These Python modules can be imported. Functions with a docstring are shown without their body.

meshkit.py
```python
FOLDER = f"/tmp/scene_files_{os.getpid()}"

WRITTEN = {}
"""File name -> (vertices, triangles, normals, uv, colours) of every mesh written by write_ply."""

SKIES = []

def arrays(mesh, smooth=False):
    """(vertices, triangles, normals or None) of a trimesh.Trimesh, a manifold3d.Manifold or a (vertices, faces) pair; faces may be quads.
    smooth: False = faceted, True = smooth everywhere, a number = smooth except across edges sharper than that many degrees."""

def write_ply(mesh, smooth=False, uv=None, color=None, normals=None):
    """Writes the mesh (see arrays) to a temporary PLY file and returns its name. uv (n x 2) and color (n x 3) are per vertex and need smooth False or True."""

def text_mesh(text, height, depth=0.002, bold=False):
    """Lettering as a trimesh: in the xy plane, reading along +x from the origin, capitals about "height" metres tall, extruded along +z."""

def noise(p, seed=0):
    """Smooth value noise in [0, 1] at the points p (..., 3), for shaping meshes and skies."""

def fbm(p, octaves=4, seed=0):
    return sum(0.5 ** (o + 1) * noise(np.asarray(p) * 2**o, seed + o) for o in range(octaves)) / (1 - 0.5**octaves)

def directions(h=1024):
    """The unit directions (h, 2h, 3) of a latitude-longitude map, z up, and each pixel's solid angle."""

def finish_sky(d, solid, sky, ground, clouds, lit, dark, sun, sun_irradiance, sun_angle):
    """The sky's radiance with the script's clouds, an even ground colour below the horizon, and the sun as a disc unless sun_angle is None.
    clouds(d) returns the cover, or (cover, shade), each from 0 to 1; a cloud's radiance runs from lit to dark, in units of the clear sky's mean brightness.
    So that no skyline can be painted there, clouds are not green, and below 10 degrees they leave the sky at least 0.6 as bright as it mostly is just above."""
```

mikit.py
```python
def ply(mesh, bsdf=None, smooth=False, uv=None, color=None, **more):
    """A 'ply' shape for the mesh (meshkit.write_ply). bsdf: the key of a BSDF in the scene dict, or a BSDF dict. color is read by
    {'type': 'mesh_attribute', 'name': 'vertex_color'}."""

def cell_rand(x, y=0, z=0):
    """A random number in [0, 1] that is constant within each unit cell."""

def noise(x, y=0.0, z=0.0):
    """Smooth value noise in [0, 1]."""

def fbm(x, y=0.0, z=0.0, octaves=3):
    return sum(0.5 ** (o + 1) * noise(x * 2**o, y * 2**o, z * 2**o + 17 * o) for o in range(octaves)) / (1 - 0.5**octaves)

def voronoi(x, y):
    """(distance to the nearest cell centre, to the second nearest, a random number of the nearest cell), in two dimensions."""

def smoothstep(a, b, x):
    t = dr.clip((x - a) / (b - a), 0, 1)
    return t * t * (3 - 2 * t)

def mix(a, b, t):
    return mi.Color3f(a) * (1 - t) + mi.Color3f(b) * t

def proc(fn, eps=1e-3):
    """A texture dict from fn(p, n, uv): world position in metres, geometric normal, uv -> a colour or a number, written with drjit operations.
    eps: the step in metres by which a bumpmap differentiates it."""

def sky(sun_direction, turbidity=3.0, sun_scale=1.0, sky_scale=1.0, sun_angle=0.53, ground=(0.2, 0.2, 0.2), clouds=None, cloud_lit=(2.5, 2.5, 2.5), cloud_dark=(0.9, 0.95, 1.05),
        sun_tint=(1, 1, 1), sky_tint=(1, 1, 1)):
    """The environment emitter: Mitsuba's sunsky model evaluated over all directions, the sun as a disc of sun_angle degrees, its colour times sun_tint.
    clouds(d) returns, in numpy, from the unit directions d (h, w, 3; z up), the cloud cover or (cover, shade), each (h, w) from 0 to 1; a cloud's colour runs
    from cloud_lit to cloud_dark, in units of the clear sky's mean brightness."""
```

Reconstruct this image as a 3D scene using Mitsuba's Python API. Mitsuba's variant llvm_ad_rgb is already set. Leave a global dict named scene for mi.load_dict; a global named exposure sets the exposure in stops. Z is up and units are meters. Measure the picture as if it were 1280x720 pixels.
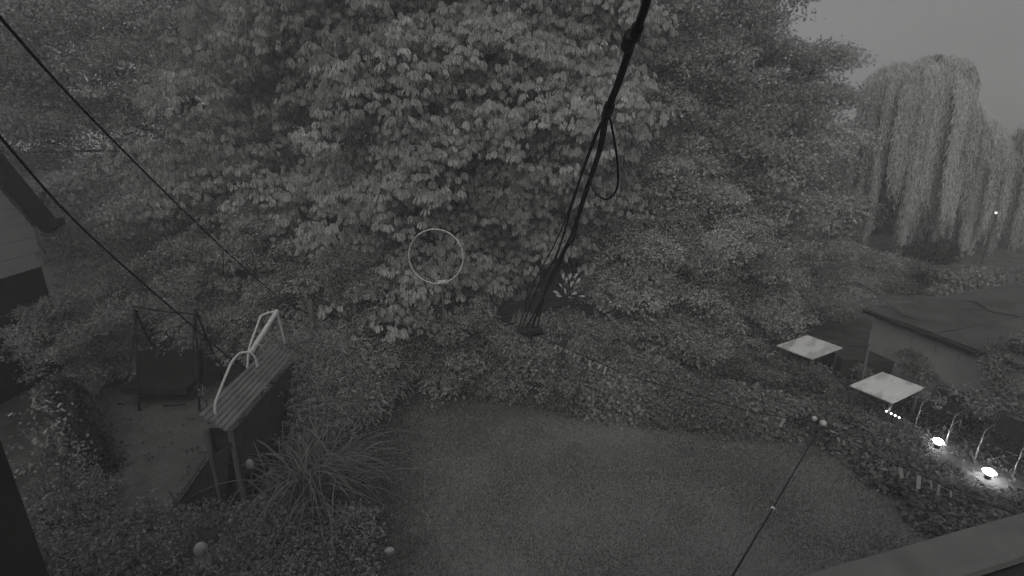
import math
import numpy as np, trimesh, shapely, drjit as dr, mitsuba as mi
import mikit, meshkit
from mikit import proc, noise, fbm, voronoi, smoothstep, mix

scene, labels = {}, {}
T = mi.ScalarTransform4f

# ------------------------------------------------------------------ camera, sky, exposure
EYE, PITCH, FOV = np.array([0.0, 0.0, 6.0]), math.radians(18.0), 90.0
CP, SP = math.cos(PITCH), math.sin(PITCH)
scene['camera'] = {'type': 'thinlens', 'aperture_radius': 0.006, 'focus_distance': 4.0, 'fov': FOV, 'fov_axis': 'x', 'near_clip': 0.1, 'far_clip': 900.0,
                   'to_world': T().look_at(origin=EYE.tolist(), target=[0, CP, 6.0 - SP], up=[0, 0, 1]), 'medium': {'type': 'ref', 'id': 'haze_air'}}
scene['haze_air'] = {'type': 'homogeneous', 'albedo': 0.95, 'sigma_t': 0.008}


def overcast(d):
    q = d * np.array([2.2, 2.2, 5.0])
    shade = meshkit.fbm(q + 7.3, octaves=4)
    return np.ones(d.shape[:2]), np.clip(0.40 + 0.5 * (shade - 0.5) + 0.35 * d[..., 0], 0, 1)


# late dusk under an even veil of cloud, the last light high behind the camera; the night camera sees it without colour
scene['sky'] = mikit.sky((-0.12, -0.72, 0.68), turbidity=3, sun_scale=0.16, sun_angle=50.0, sun_tint=(0.84, 1.0, 1.28),
                         clouds=overcast, cloud_lit=(1.46, 1.46, 1.46), cloud_dark=(0.70, 0.70, 0.70), ground=(0.16, 0.16, 0.16))
exposure = 1.5


# ------------------------------------------------------------------ thin evening haze
scene['haze'] = {'type': 'cube', 'to_world': T().translate([0, 12, 6.5]).scale([300, 330, 9.5]), 'bsdf': {'type': 'null'}, 'interior': {'type': 'ref', 'id': 'haze_air'}}
labels['haze'] = {'kind': 'stuff', 'label': 'thin evening haze over the gardens', 'category': 'haze'}


# ------------------------------------------------------------------ helpers
def ray(px, py):
    a, b = (px - 640) / 640.0, (360 - py) / 640.0
    return np.array([a, CP + b * SP, -SP + b * CP])


def at_y(px, py, Y):
    d = ray(px, py)
    return EYE + d * (Y / d[1])


def at_x(px, py, X):
    d = ray(px, py)
    return EYE + d * (X / d[0])


def at_z(px, py, Z=0.0):
    d = ray(px, py)
    return EYE + d * ((Z - EYE[2]) / d[2])


def unit(v):
    v = np.asarray(v, float)
    return v / (np.linalg.norm(v, axis=-1, keepdims=True) + 1e-12)


def numbered(k):
    if k not in scene and k not in labels:
        return k
    n = 1
    while f'{k}_{n:03d}' in scene or f'{k}_{n:03d}' in labels:
        n += 1
    return f'{k}_{n:03d}'


def thing(name, label, cat, group=None):
    k = numbered(name)
    labels[k] = {'label': label, 'category': cat}
    if group:
        labels[k]['group'] = group
    return k


def part(parent, name, mesh, mat, smooth=False, label=None, stuff=False, **more):
    k = numbered(f'{parent}__{name}')
    scene[k] = mikit.ply(mesh, mat, smooth, **more)
    if label:
        labels[k] = {'label': label}
    if stuff:
        labels.setdefault(k, {})['kind'] = 'stuff'
    return k


def whole(name, mesh, mat, label, cat, smooth=False, group=None, **more):
    k = thing(name, label, cat, group)
    scene[k] = mikit.ply(mesh, mat, smooth, **more)
    return k


def structure(name, mesh, mat, smooth=False, label=None, parent=None, **more):
    k = numbered(name)
    scene[k] = mikit.ply(mesh, mat, smooth, **more)
    labels[k] = {'kind': 'structure'}
    if label:
        labels[k]['label'] = label
    return k


def join(*ms):
    ms = [m if isinstance(m, trimesh.Trimesh) else trimesh.Trimesh(m[0], m[1], process=False) for m in ms]
    return trimesh.util.concatenate(ms)


def smoothed(pts, n=8):
    """Catmull-Rom through the points."""
    p = np.asarray(pts, float)
    p = np.vstack([2 * p[0] - p[1], p, 2 * p[-1] - p[-2]])
    out = []
    for i in range(1, len(p) - 2):
        for t in np.linspace(0, 1, n, endpoint=False):
            a, b, c, d = p[i - 1], p[i], p[i + 1], p[i + 2]
            out.append(0.5 * (2 * b + (c - a) * t + (2 * a - 5 * b + 4 * c - d) * t * t + (3 * b - a - 3 * c + d) * t ** 3))
    out.append(p[-2])
    return np.array(out)


def tube(pts, r, sides=8, cap=True):
    p = np.asarray(pts, float)
    r = np.broadcast_to(np.asarray(r, float), (len(p),))
    t = unit(np.gradient(p, axis=0))
    n = np.zeros_like(t)
    a = np.array([0, 0, 1.0]) if abs(t[0, 2]) < 0.9 else np.array([1.0, 0, 0])
    n[0] = unit(np.cross(t[0], a))
    for i in range(1, len(p)):
        n[i] = unit(n[i - 1] - t[i] * np.dot(n[i - 1], t[i]))
    b = np.cross(t, n)
    ang = np.arange(sides) * 2 * np.pi / sides
    v = (p[:, None] + r[:, None, None] * (np.cos(ang)[None, :, None] * n[:, None] + np.sin(ang)[None, :, None] * b[:, None])).reshape(-1, 3)
    i, j = np.meshgrid(np.arange(len(p) - 1), np.arange(sides), indexing='ij')
    q = np.stack([i * sides + j, i * sides + (j + 1) % sides, (i + 1) * sides + (j + 1) % sides, (i + 1) * sides + j], -1).reshape(-1, 4)
    f = np.vstack([q[:, [0, 1, 2]], q[:, [0, 2, 3]]])
    if cap:
        c0, c1 = len(v), len(v) + 1
        v = np.vstack([v, p[0], p[-1]])
        k = np.arange(sides)
        e = (len(p) - 1) * sides
        f = np.vstack([f, np.stack([k * 0 + c0, (k + 1) % sides, k], 1), np.stack([k * 0 + c1, e + k, e + (k + 1) % sides], 1)])
    return v, f


def beam(p0, p1, w, h, up=(0, 0, 1), bevel=0.0):
    """A box of width w and height h from p0 to p1; bevel cuts its long edges."""
    p0, p1 = np.asarray(p0, float), np.asarray(p1, float)
    t = unit(p1 - p0)
    up = np.asarray(up, float)
    if abs(np.dot(t, up)) > 0.95:
        up = np.array([0, 1.0, 0])
    s = unit(np.cross(t, up))
    u = np.cross(s, t)
    c = min(w, h) * 0.16 if bevel == 0 else bevel
    prof = [(-w / 2 + c, -h / 2), (w / 2 - c, -h / 2), (w / 2, -h / 2 + c), (w / 2, h / 2 - c), (w / 2 - c, h / 2), (-w / 2 + c, h / 2), (-w / 2, h / 2 - c), (-w / 2, -h / 2 + c)]
    v = np.array([p + s * a + u * b for p in (p0, p1) for a, b in prof])
    f = []
    for i in range(8):
        j = (i + 1) % 8
        f += [(i, j, 8 + j), (i, 8 + j, 8 + i)]
    for i in range(1, 7):
        f += [(0, i + 1, i), (8, 8 + i, 8 + i + 1)]
    return v, np.array(f)


def prism(xy, z0, z1):
    m = trimesh.creation.extrude_polygon(shapely.Polygon(xy), z1 - z0, engine='earcut')
    m.apply_translation([0, 0, z0])
    return m


def sheet(poly, n):
    """A thin extruded polygon in 3D: poly (k,3) planar, thickness vector n."""
    p = np.asarray(poly, float)
    k = len(p)
    v = np.vstack([p, p + n])
    f = []
    for i in range(1, k - 1):
        f += [(0, i, i + 1), (k, k + i + 1, k + i)]
    for i in range(k):
        j = (i + 1) % k
        f += [(i, k + i, k + j), (i, k + j, j)]
    return v, np.array(f)


def crisp(pts, a=.18):
    """Keeps the bends of a tube tight: a point just before and just after every corner."""
    p = [np.asarray(q, float) for q in pts]
    out = [p[0]]
    for i in range(1, len(p) - 1):
        out += [p[i] + (p[i - 1] - p[i]) * a, p[i] + (p[i + 1] - p[i]) * a]
    return np.array(out + [p[-1]])


def lathe(prof, center, sides=20):
    m = trimesh.creation.revolve(np.array(prof, float), sections=sides)
    m.apply_translation(center)
    return m


RHOMB = (np.array([[0, 0, 0], [.48, .5, .07], [1, 0, -.14], [.48, -.5, .07]]), np.array([[0, 1, 2], [0, 2, 3]]))
OBOV = (np.array([[0, 0, 0], [.36, .30, .03], [.70, .5, -.06], [1, 0, -.26], [.70, -.5, -.06], [.36, -.30, .03], [.66, 0, -.02]]),
        np.array([[0, 6, 1], [1, 6, 2], [2, 6, 3], [3, 6, 4], [4, 6, 5], [5, 6, 0]]))
LOBE = (np.array([[0, 0, 0], [.25, .5, .05], [.55, .28, 0], [.62, .52, -.05], [1, 0, -.18], [.62, -.52, -.05], [.55, -.28, 0], [.25, -.5, .05]]),
        np.array([[0, 2, 1], [0, 4, 2], [2, 4, 3], [0, 6, 4], [0, 7, 6], [6, 5, 4]]))


OBOV4 = (np.array([[0, 0, 0], [.42, .34, .03], [.74, .5, -.08], [1, 0, -.26], [.74, -.5, -.08], [.42, -.34, .03]]), np.array([[0, 2, 1], [0, 3, 2], [0, 4, 3], [0, 5, 4]]))


def leaves(tmpl, C, A, N, L, W, tone):
    """Leaves at C, along A, facing N, length L, width W; tone is the grey of each."""
    t, f = tmpl
    A = unit(A)
    N = unit(N - A * (N * A).sum(-1, keepdims=True))
    S = np.cross(N, A)
    n = len(C)
    L, W = np.broadcast_to(L, (n,)), np.broadcast_to(W, (n,))
    v = C[:, None] + A[:, None] * (t[None, :, :1] * L[:, None, None]) + S[:, None] * (t[None, :, 1:2] * W[:, None, None]) + N[:, None] * (t[None, :, 2:] * L[:, None, None])
    ff = (f[None] + (np.arange(n) * len(t))[:, None, None]).reshape(-1, 3)
    col = np.repeat(np.broadcast_to(tone, (n,)), len(t))[:, None] * np.ones(3)
    return v.reshape(-1, 3), ff, col


def stack(parts):
    v, f, c, at = [], [], [], 0
    for a, b, d in parts:
        v.append(a); f.append(b + at); c.append(d); at += len(a)
    return (np.vstack(v), np.vstack(f)), np.vstack(c)


TONE = 1.7      # foliage is far brighter in the near infrared than to the eye


def randdir(rng, n):
    return unit(rng.normal(size=(n, 3)))


def shell_points(rng, blobs, density, rough=0.35, freq=0.9, inner=0.45, seed=0, cut=0.0, front=None):
    """Points in the outer shell of ellipsoids (centre, radii), made uneven by noise; returns points and outward directions."""
    P, O = [], []
    for c, r in blobs:
        c, r = np.asarray(c, float), np.asarray(r, float) * np.ones(3)
        area = 4 * np.pi * (((r[0] * r[1]) ** 1.6 + (r[0] * r[2]) ** 1.6 + (r[1] * r[2]) ** 1.6) / 3) ** (1 / 1.6)
        n = int(area * density)
        d = randdir(rng, n)
        if front is not None:
            keep = (d[:, 1] < front) | (rng.random(n) < 0.3)
            d = d[keep]
            n = len(d)
        k = 1 - inner * rng.random(n) ** 2
        k = k * (1 - rough / 2 + rough * 2 * (meshkit.noise(c + d * r * freq, seed) - 0.25))
        p = c + d * r * k[:, None]
        if cut > 0:
            keep = meshkit.fbm(p * 0.8 + 31, 3, seed + 5) > cut
            p, d = p[keep], d[keep]
        P.append(p); O.append(unit(d / r))
    P, O = np.vstack(P), np.vstack(O)
    ok = P[:, 2] > 0.05
    return P[ok], O[ok]


def pad_points(rng, blobs, pad_density, pr, per_pad, rough, freq, inner, seed, cut, flat=.6, sag_=.25):
    """Boughs: leaf points on the upper and outer faces of flattened pads that sit in the shell of the blobs."""
    P0, O0 = shell_points(rng, blobs, pad_density, rough, freq, inner, seed, cut)
    n = len(P0)
    r = pr * rng.uniform(.55, 1.3, n)
    m = np.maximum((per_pad * (r / pr) ** 2).astype(int), 3)
    i = np.repeat(np.arange(n), m)
    d = randdir(rng, len(i))
    d[:, 2] = np.where(rng.random(len(i)) < .75, np.abs(d[:, 2]), d[:, 2])
    k = r[i] * (1 - .45 * rng.random(len(i)) ** 1.5)
    stretch = 1 + .5 * np.abs((d[:, :2] * O0[i][:, :2]).sum(1))
    P = P0[i] + d * (k * stretch)[:, None] * np.array([1, 1, flat])
    P[:, 2] -= sag_ * np.maximum((d[:, :2] * O0[i][:, :2]).sum(1), -.2) * k
    O = unit(d * [.8, .8, 1] + O0[i] * .45)
    ok = P[:, 2] > .05
    return P[ok], O[ok], i[ok]


def foliage(rng, P, O, per, spread, L, W, tone, tmpl=RHOMB, droop=0.3, up=0.7, tonevar=0.22, flat=0.55, pad_tone=None):
    """per leaves about each point P, facing outwards and up."""
    n = len(P) * per
    off = rng.normal(size=(n, 3)) * spread * np.array([1, 1, flat])
    C = np.repeat(P, per, 0) + off
    o = np.repeat(O, per, 0)
    N = unit(o * 0.55 + np.array([0, 0, up]) + rng.normal(size=(n, 3)) * 0.42)
    A = unit(rng.normal(size=(n, 3)) * 0.8 + o * 0.5 + unit(off) * 0.5 - np.array([0, 0, droop]))
    clump = np.repeat((1 + 0.16 * rng.normal(size=len(P))) if pad_tone is None else pad_tone, per)
    tone = tone * TONE
    t = np.clip(tone * clump * (1 + tonevar * rng.normal(size=n)), tone * 0.45, tone * 1.8)
    s = 0.7 + 0.6 * rng.random(n)
    C[:, 2] = np.maximum(C[:, 2], 0.03)
    return leaves(tmpl, C, A, N, L * s, W * s, t)


# ------------------------------------------------------------------ materials (grey: a night camera sees no hue)
def grey(name, v, rough=0.7, **more):
    scene[name] = {'type': 'twosided', 'b': {'type': 'principled', 'base_color': {'type': 'rgb', 'value': [v, v, v]}, 'roughness': rough, 'specular': 0.3, **more}}
    return name


def textured(name, fn, rough=0.8, spec=0.25, bump=None, scale=0.01):
    b = {'type': 'principled', 'base_color': proc(fn), 'roughness': rough, 'specular': spec}
    if bump is not None:
        b = {'type': 'bumpmap', 'tex': proc(bump, eps=0.004), 'scale': scale, 'b': b}
    scene[name] = {'type': 'twosided', 'b': b}
    return name


def c3(x):
    return mi.Color3f(x, x, x)


scene['leaf'] = {'type': 'principledthin', 'base_color': {'type': 'mesh_attribute', 'name': 'vertex_color'}, 'roughness': 0.62, 'diff_trans': 0.8, 'spec_trans': 0.0, 'eta': 1.35}
scene['blade'] = {'type': 'principledthin', 'base_color': {'type': 'rgb', 'value': [.27, .27, .27]}, 'roughness': 0.55, 'diff_trans': 0.5, 'spec_trans': 0.0, 'eta': 1.4}
textured('bark', lambda p, n, uv: c3(0.07 + 0.10 * fbm(p.x * 9, p.y * 9, p.z * 2.2)), 0.9, bump=lambda p, n, uv: fbm(p.x * 14, p.y * 14, p.z * 3), scale=0.03)
textured('soil', lambda p, n, uv: c3(0.07 + 0.12 * fbm(p.x * 3.1, p.y * 3.1, 0, 4)), 0.95, bump=lambda p, n, uv: fbm(p.x * 9, p.y * 9, 0, 3), scale=0.05)
textured('turf', lambda p, n, uv: c3(0.20 + 0.05 * fbm(p.x * 1.3, p.y * 1.3, 0, 4) + 0.07 * noise(p.x * 38, p.y * 38)), 0.95, bump=lambda p, n, uv: noise(p.x * 60, p.y * 60), scale=0.012)
textured('path_surface', lambda p, n, uv: c3(0.085 + 0.09 * fbm(p.x * 2.1, p.y * 2.1, 4, 4) + 0.05 * noise(p.x * 30, p.y * 30)), 0.92, bump=lambda p, n, uv: fbm(p.x * 22, p.y * 22, 0, 3), scale=0.02)
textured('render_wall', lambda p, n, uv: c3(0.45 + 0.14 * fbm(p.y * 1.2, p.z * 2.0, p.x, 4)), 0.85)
textured('shed_wall', lambda p, n, uv: c3(0.36 + 0.14 * fbm(p.y * 2.0, p.z * 1.1, p.x * 2, 4)), 0.85, bump=lambda p, n, uv: fbm(p.y * 14, p.z * 14, p.x * 14, 3), scale=0.01)
textured('roof_felt', lambda p, n, uv: c3(0.06 + 0.085 * fbm(p.x * 1.6, p.y * 1.6, 2, 4)), 0.8, bump=lambda p, n, uv: fbm(p.x * 30, p.y * 30, 0, 2), scale=0.006)
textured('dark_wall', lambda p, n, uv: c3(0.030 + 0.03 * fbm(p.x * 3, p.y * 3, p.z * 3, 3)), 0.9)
textured('coping_stone', lambda p, n, uv: c3(0.125 + 0.07 * fbm(p.x * 5, p.y * 5, 0, 4)), 0.85, bump=lambda p, n, uv: fbm(p.x * 25, p.y * 25, 0, 3), scale=0.006)
textured('old_timber', lambda p, n, uv: c3(0.13 + 0.11 * fbm(p.x * 16, p.y * 4, p.z * 3, 4)), 0.85)
textured('table_paint', lambda p, n, uv: c3(0.66 + 0.30 * smoothstep(0.3, 0.62, fbm((p.x + p.y) * 1.1, (p.x - p.y) * 4.0, 3, 4))), 0.28, spec=0.5)
textured('pale_stone', lambda p, n, uv: c3(0.42 + 0.2 * fbm(p.x * 9, p.y * 9, p.z * 9, 3)), 0.85)
grey('white_metal', 0.78, 0.4)
grey('dull_metal', 0.34, 0.35, metallic=0.6)
grey('cable_rubber', 0.022, 0.6)
grey('dark_metal', 0.035, 0.5)
textured('dark_cloth', lambda p, n, uv: c3(0.045 + 0.05 * fbm(p.x * 4, p.y * 4, p.z * 4, 4)), 0.95)
textured('top_timber', lambda p, n, uv: c3(0.17 + 0.22 * fbm(p.x * 5, p.y * 5, p.z * 3, 4)), 0.9)
grey('dark_seat', 0.035, 0.95)
grey('plastic_tag', 0.55, 0.5)
grey('gutter_plastic', 0.035, 0.5)

# ------------------------------------------------------------------ ground
rng = np.random.default_rng(11)
g = np.linspace(-1, 1, 161)
gx, gy = np.meshgrid(np.sign(g) * (np.abs(g) ** 2.6) * 260, 12 + np.sign(g) * (np.abs(g) ** 2.6) * 300, indexing='ij')
far = np.clip((np.hypot(gx, gy - 8) - 13) / 20, 0, 1)
gz = -0.02 + far * (meshkit.fbm(np.stack([gx * .07, gy * .07, gx * 0], -1), 3) - 0.5) * 1.4
gz = np.where(far <= 0, -0.02, gz)
i, j = np.meshgrid(np.arange(160), np.arange(160), indexing='ij')
q = np.stack([i * 161 + j, (i + 1) * 161 + j, (i + 1) * 161 + j + 1, i * 161 + j + 1], -1).reshape(-1, 4)
structure('ground', (np.stack([gx, gy, gz], -1).reshape(-1, 3), q), 'soil', True)


def ground_sheet(poly, z, step, amp, seed):
    P = shapely.Polygon(poly)
    x0, y0, x1, y1 = P.bounds
    xs, ys = np.arange(x0, x1 + step, step), np.arange(y0, y1 + step, step)
    X, Y = np.meshgrid(xs, ys, indexing='ij')
    Z = z + amp * meshkit.fbm(np.stack([X * .9, Y * .9, X * 0], -1), 3, seed)
    idx = np.arange(X.size).reshape(X.shape)
    qs = np.stack([idx[:-1, :-1], idx[1:, :-1], idx[1:, 1:], idx[:-1, 1:]], -1).reshape(-1, 4)
    cx, cy = X.ravel()[qs].mean(1), Y.ravel()[qs].mean(1)
    qs = qs[shapely.contains_xy(P, cx, cy)]
    used, inv = np.unique(qs, return_inverse=True)
    V = np.stack([X, Y, Z], -1).reshape(-1, 3)[used]
    return V, inv.reshape(qs.shape), P


LAWN = [at_z(490, 488)[:2], at_z(560, 495)[:2], at_z(640, 503)[:2], at_z(780, 528)[:2], at_z(900, 546)[:2], at_z(960, 552)[:2], at_z(1040, 560)[:2], at_z(1100, 610)[:2], at_z(1172, 672)[:2],
        (6.6, 4.2), (6.4, 2.6), (-1.5, 2.6), (-1.6, 4.6), (-1.9, 6.5), (-2.6, 9.0)]
v, f, LP = ground_sheet(LAWN, 0.0, 0.12, 0.035, 3)
structure('lawn', (v, f), 'turf', True)
# blades of mown grass
n = 130000
b = np.array(LP.bounds)
xy = np.stack([rng.uniform(b[0], b[2], n * 2), rng.uniform(4.2, b[3], n * 2)], 1)
xy = xy[shapely.contains_xy(LP, xy[:, 0], xy[:, 1])][:n]
tone = 0.24 * (0.9 + 0.3 * meshkit.fbm(np.c_[xy * .8, xy[:, 0] * 0], 3, 9)) * (1 + .2 * rng.normal(size=len(xy)))
C = np.c_[xy, np.full(len(xy), 0.012)]
A = unit(np.c_[rng.normal(size=(len(xy), 2)) * .55, np.ones(len(xy))])
v, f, c = leaves((np.array([[0, .5, 0], [0, -.5, 0], [1, 0, -.2]]), np.array([[0, 1, 2]])), C, A, randdir(rng, len(xy)), 0.03 + 0.03 * rng.random(len(xy)), 0.012, np.clip(tone * 1.05, .1, .6))
k = whole('grass', (v, f), 'leaf', 'short mown grass covering the lawn', 'grass', color=c)
labels[k]['kind'] = 'stuff'

PATH = [at_z(85, 505)[:2], at_z(150, 492)[:2], at_z(262, 490)[:2], at_z(275, 560)[:2], at_z(235, 622)[:2], at_z(190, 640)[:2], at_z(140, 610)[:2], at_z(118, 560)[:2]]
PATH = list(shapely.Polygon(PATH).buffer(0.5).simplify(0.05).exterior.coords)[:-1]
v, f, PP = ground_sheet(PATH, 0.006, 0.12, 0.05, 4)
structure('path', (v, f), 'path_surface', True)

# ------------------------------------------------------------------ own house: the flat roof below the camera and the wall behind it
house = thing('house', 'dark near house with flat roof and pale coping along its edge, bottom right', 'house')
e0, e1 = at_z(990, 722, 3.0)[:2], at_z(1280, 640, 3.0)[:2]
ed = unit(e1 - e0)
en = np.array([ed[1], -ed[0]])
a0, a1 = e0 - ed * 2.5, e1 + ed * 3.5
part(house, 'coping', beam(np.r_[a0 + en * .15, 2.96], np.r_[a1 + en * .15, 2.96], 0.31, 0.10, bevel=0.02), 'coping_stone', label='pale coping along the flat roof edge')
r0, r1 = a0 + en * .28, a1 + en * .28
part(house, 'flat_roof', prism([r0, r1, (r1[0], -.5), (r0[0], -.5)], 2.72, 2.86), 'dark_wall', label='dark flat roof')
part(house, 'wall', prism([a0 + en * .05, a1 + en * .05, (a1[0], -.5), (a0[0], -.5)], 0, 2.70), 'dark_wall')
part(house, 'wall', prism([(-7.5, -0.55), (-3.0, -0.55), (-3.0, 2.58), (-7.5, 2.58)], 0, 5.6), 'dark_wall', label='dark side wall at the left edge')

# ------------------------------------------------------------------ neighbour's house at the left
nh = thing('neighbour_house', 'pale clad gable of the neighbouring house at the left edge over a dark lower wall', 'house')
cw = at_y(55, 332, 12.0)            # far lower corner of the cladding
top = at_y(57, 284, 12.0)
X0, Y1, Z0, Z1 = cw[0], 12.0, cw[2], top[2]
pa, pb = at_x(13, 240, X0), at_x(50, 283, X0)
slope = (pa[2] - pb[2]) / (pb[1] - pa[1])
nb = 14
hb = 0.36
for k in range(nb):
    z0, z1 = Z0 + k * hb, Z0 + (k + 1) * hb - 0.012
    if k == 0:
        yhi0 = yhi1 = Y1
    yhi0 = min(Y1, Y1 - (z0 - Z1) / slope)
    yhi1 = min(Y1, Y1 - (z1 - Z1) / slope)
    ylo = 4.0
    if yhi1 - ylo < 0.2:
        break
    pts = [(X0, ylo, z0), (X0, yhi0, z0), (X0, yhi1, z1), (X0, ylo, z1)]
    if z0 < Z1 < z1:
        pts = [(X0, ylo, z0), (X0, Y1, z0), (X0, Y1, Z1), (X0, yhi1, z1), (X0, ylo, z1)]
    part(nh, 'cladding_board', sheet(np.array(pts) + [0.004 * (k % 2), 0, 0], np.array([-0.05, 0, 0])), 'render_wall')
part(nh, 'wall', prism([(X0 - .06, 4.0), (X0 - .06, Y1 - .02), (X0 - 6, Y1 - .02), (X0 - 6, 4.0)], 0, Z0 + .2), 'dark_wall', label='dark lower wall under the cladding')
yr = 6.0
part(nh, 'verge', beam((X0 + .12, Y1 + .35, Z1 - .10), (X0 + .12, yr, Z1 - .10 + (Y1 + .35 - yr) * slope), .30, .36), 'gutter_plastic', label='dark verge board of the gable')
part(nh, 'roof', sheet([(X0 + .1, Y1 + .45, Z1 + .0), (X0 + .1, yr, Z1 + (Y1 + .45 - yr) * slope), (X0 - 7, yr, Z1 + (Y1 + .45 - yr) * slope), (X0 - 7, Y1 + .45, Z1)], np.array([0, .1, .1])), 'roof_felt')
gp = at_y(68, 277, 12.3)
part(nh, 'gutter', beam(gp + [-1.2, 0.0, 0], gp + [.16, 0.0, -.02], .24, .2), 'gutter_plastic', label='dark gutter end at the eaves')


# ------------------------------------------------------------------ trees
def limb(p0, p1, r0, r1, rng, wob=0.12, sides=7, n=7):
    t = np.linspace(0, 1, n)[:, None]
    p = p0 * (1 - t) + p1 * t
    ln = np.linalg.norm(p1 - p0)
    p[1:-1] += rng.normal(size=(n - 2, 3)) * wob * ln / n
    p[:, 2] += (np.sin(np.pi * t[:, 0])) * 0.05 * ln
    return tube(smoothed(p, 3), np.interp(np.linspace(0, 1, (n - 1) * 3 + 1), [0, 1], [r0, r1]), sides)


def skeleton(key, base, height, r, blobs, rng, lean=(0, 0)):
    top = np.array(base) + [lean[0], lean[1], height]
    part(key, 'trunk', limb(np.array(base, float), top, r, r * .45, rng, .06, 10, 8), 'bark', True)
    for c, rad in blobs:
        h = rng.uniform(.35, .9)
        s = np.array(base) + (top - np.array(base)) * h
        part(key, 'branch', limb(s, np.asarray(c, float), r * .30, r * .06, rng), 'bark', True)


def blob(px, py, rpx, Y, sy=1.0, sz=1.0):
    c = at_y(px, py, Y)
    s = (c - EYE) @ np.array([0, CP, -SP]) / 640.0
    r = rpx * s
    return (c, np.array([r, r * sy, r * sz]))


def tree(name, label, cat, blobs, base, height, trunk_r, seed, density, per, spread, L, W, tone, tmpl=RHOMB, cut=0.3, group=None, rough=.45, freq=.9, front=None, **kw):
    rng = np.random.default_rng(seed)
    k = thing(name, label, cat, group)
    if trunk_r:
        skeleton(k, base, height, trunk_r, blobs[:14], rng)
    pad = kw.pop('pad', None)
    if pad:
        P, O, pi = pad_points(rng, blobs, pad[0], pad[1], pad[2], rough, freq, .5, seed, cut)
        kw['pad_tone'] = (1 + .13 * rng.normal(size=pi.max() + 1))[pi]
    else:
        P, O = shell_points(rng, blobs, density, rough, freq, seed=seed, cut=cut, front=front)
    v, f, c = foliage(rng, P, O, per, spread, L, W, tone, tmpl, **kw)
    part(k, 'crown', (v, f), 'leaf', color=c, stuff=True)
    return k, len(f)


total = {}


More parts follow.
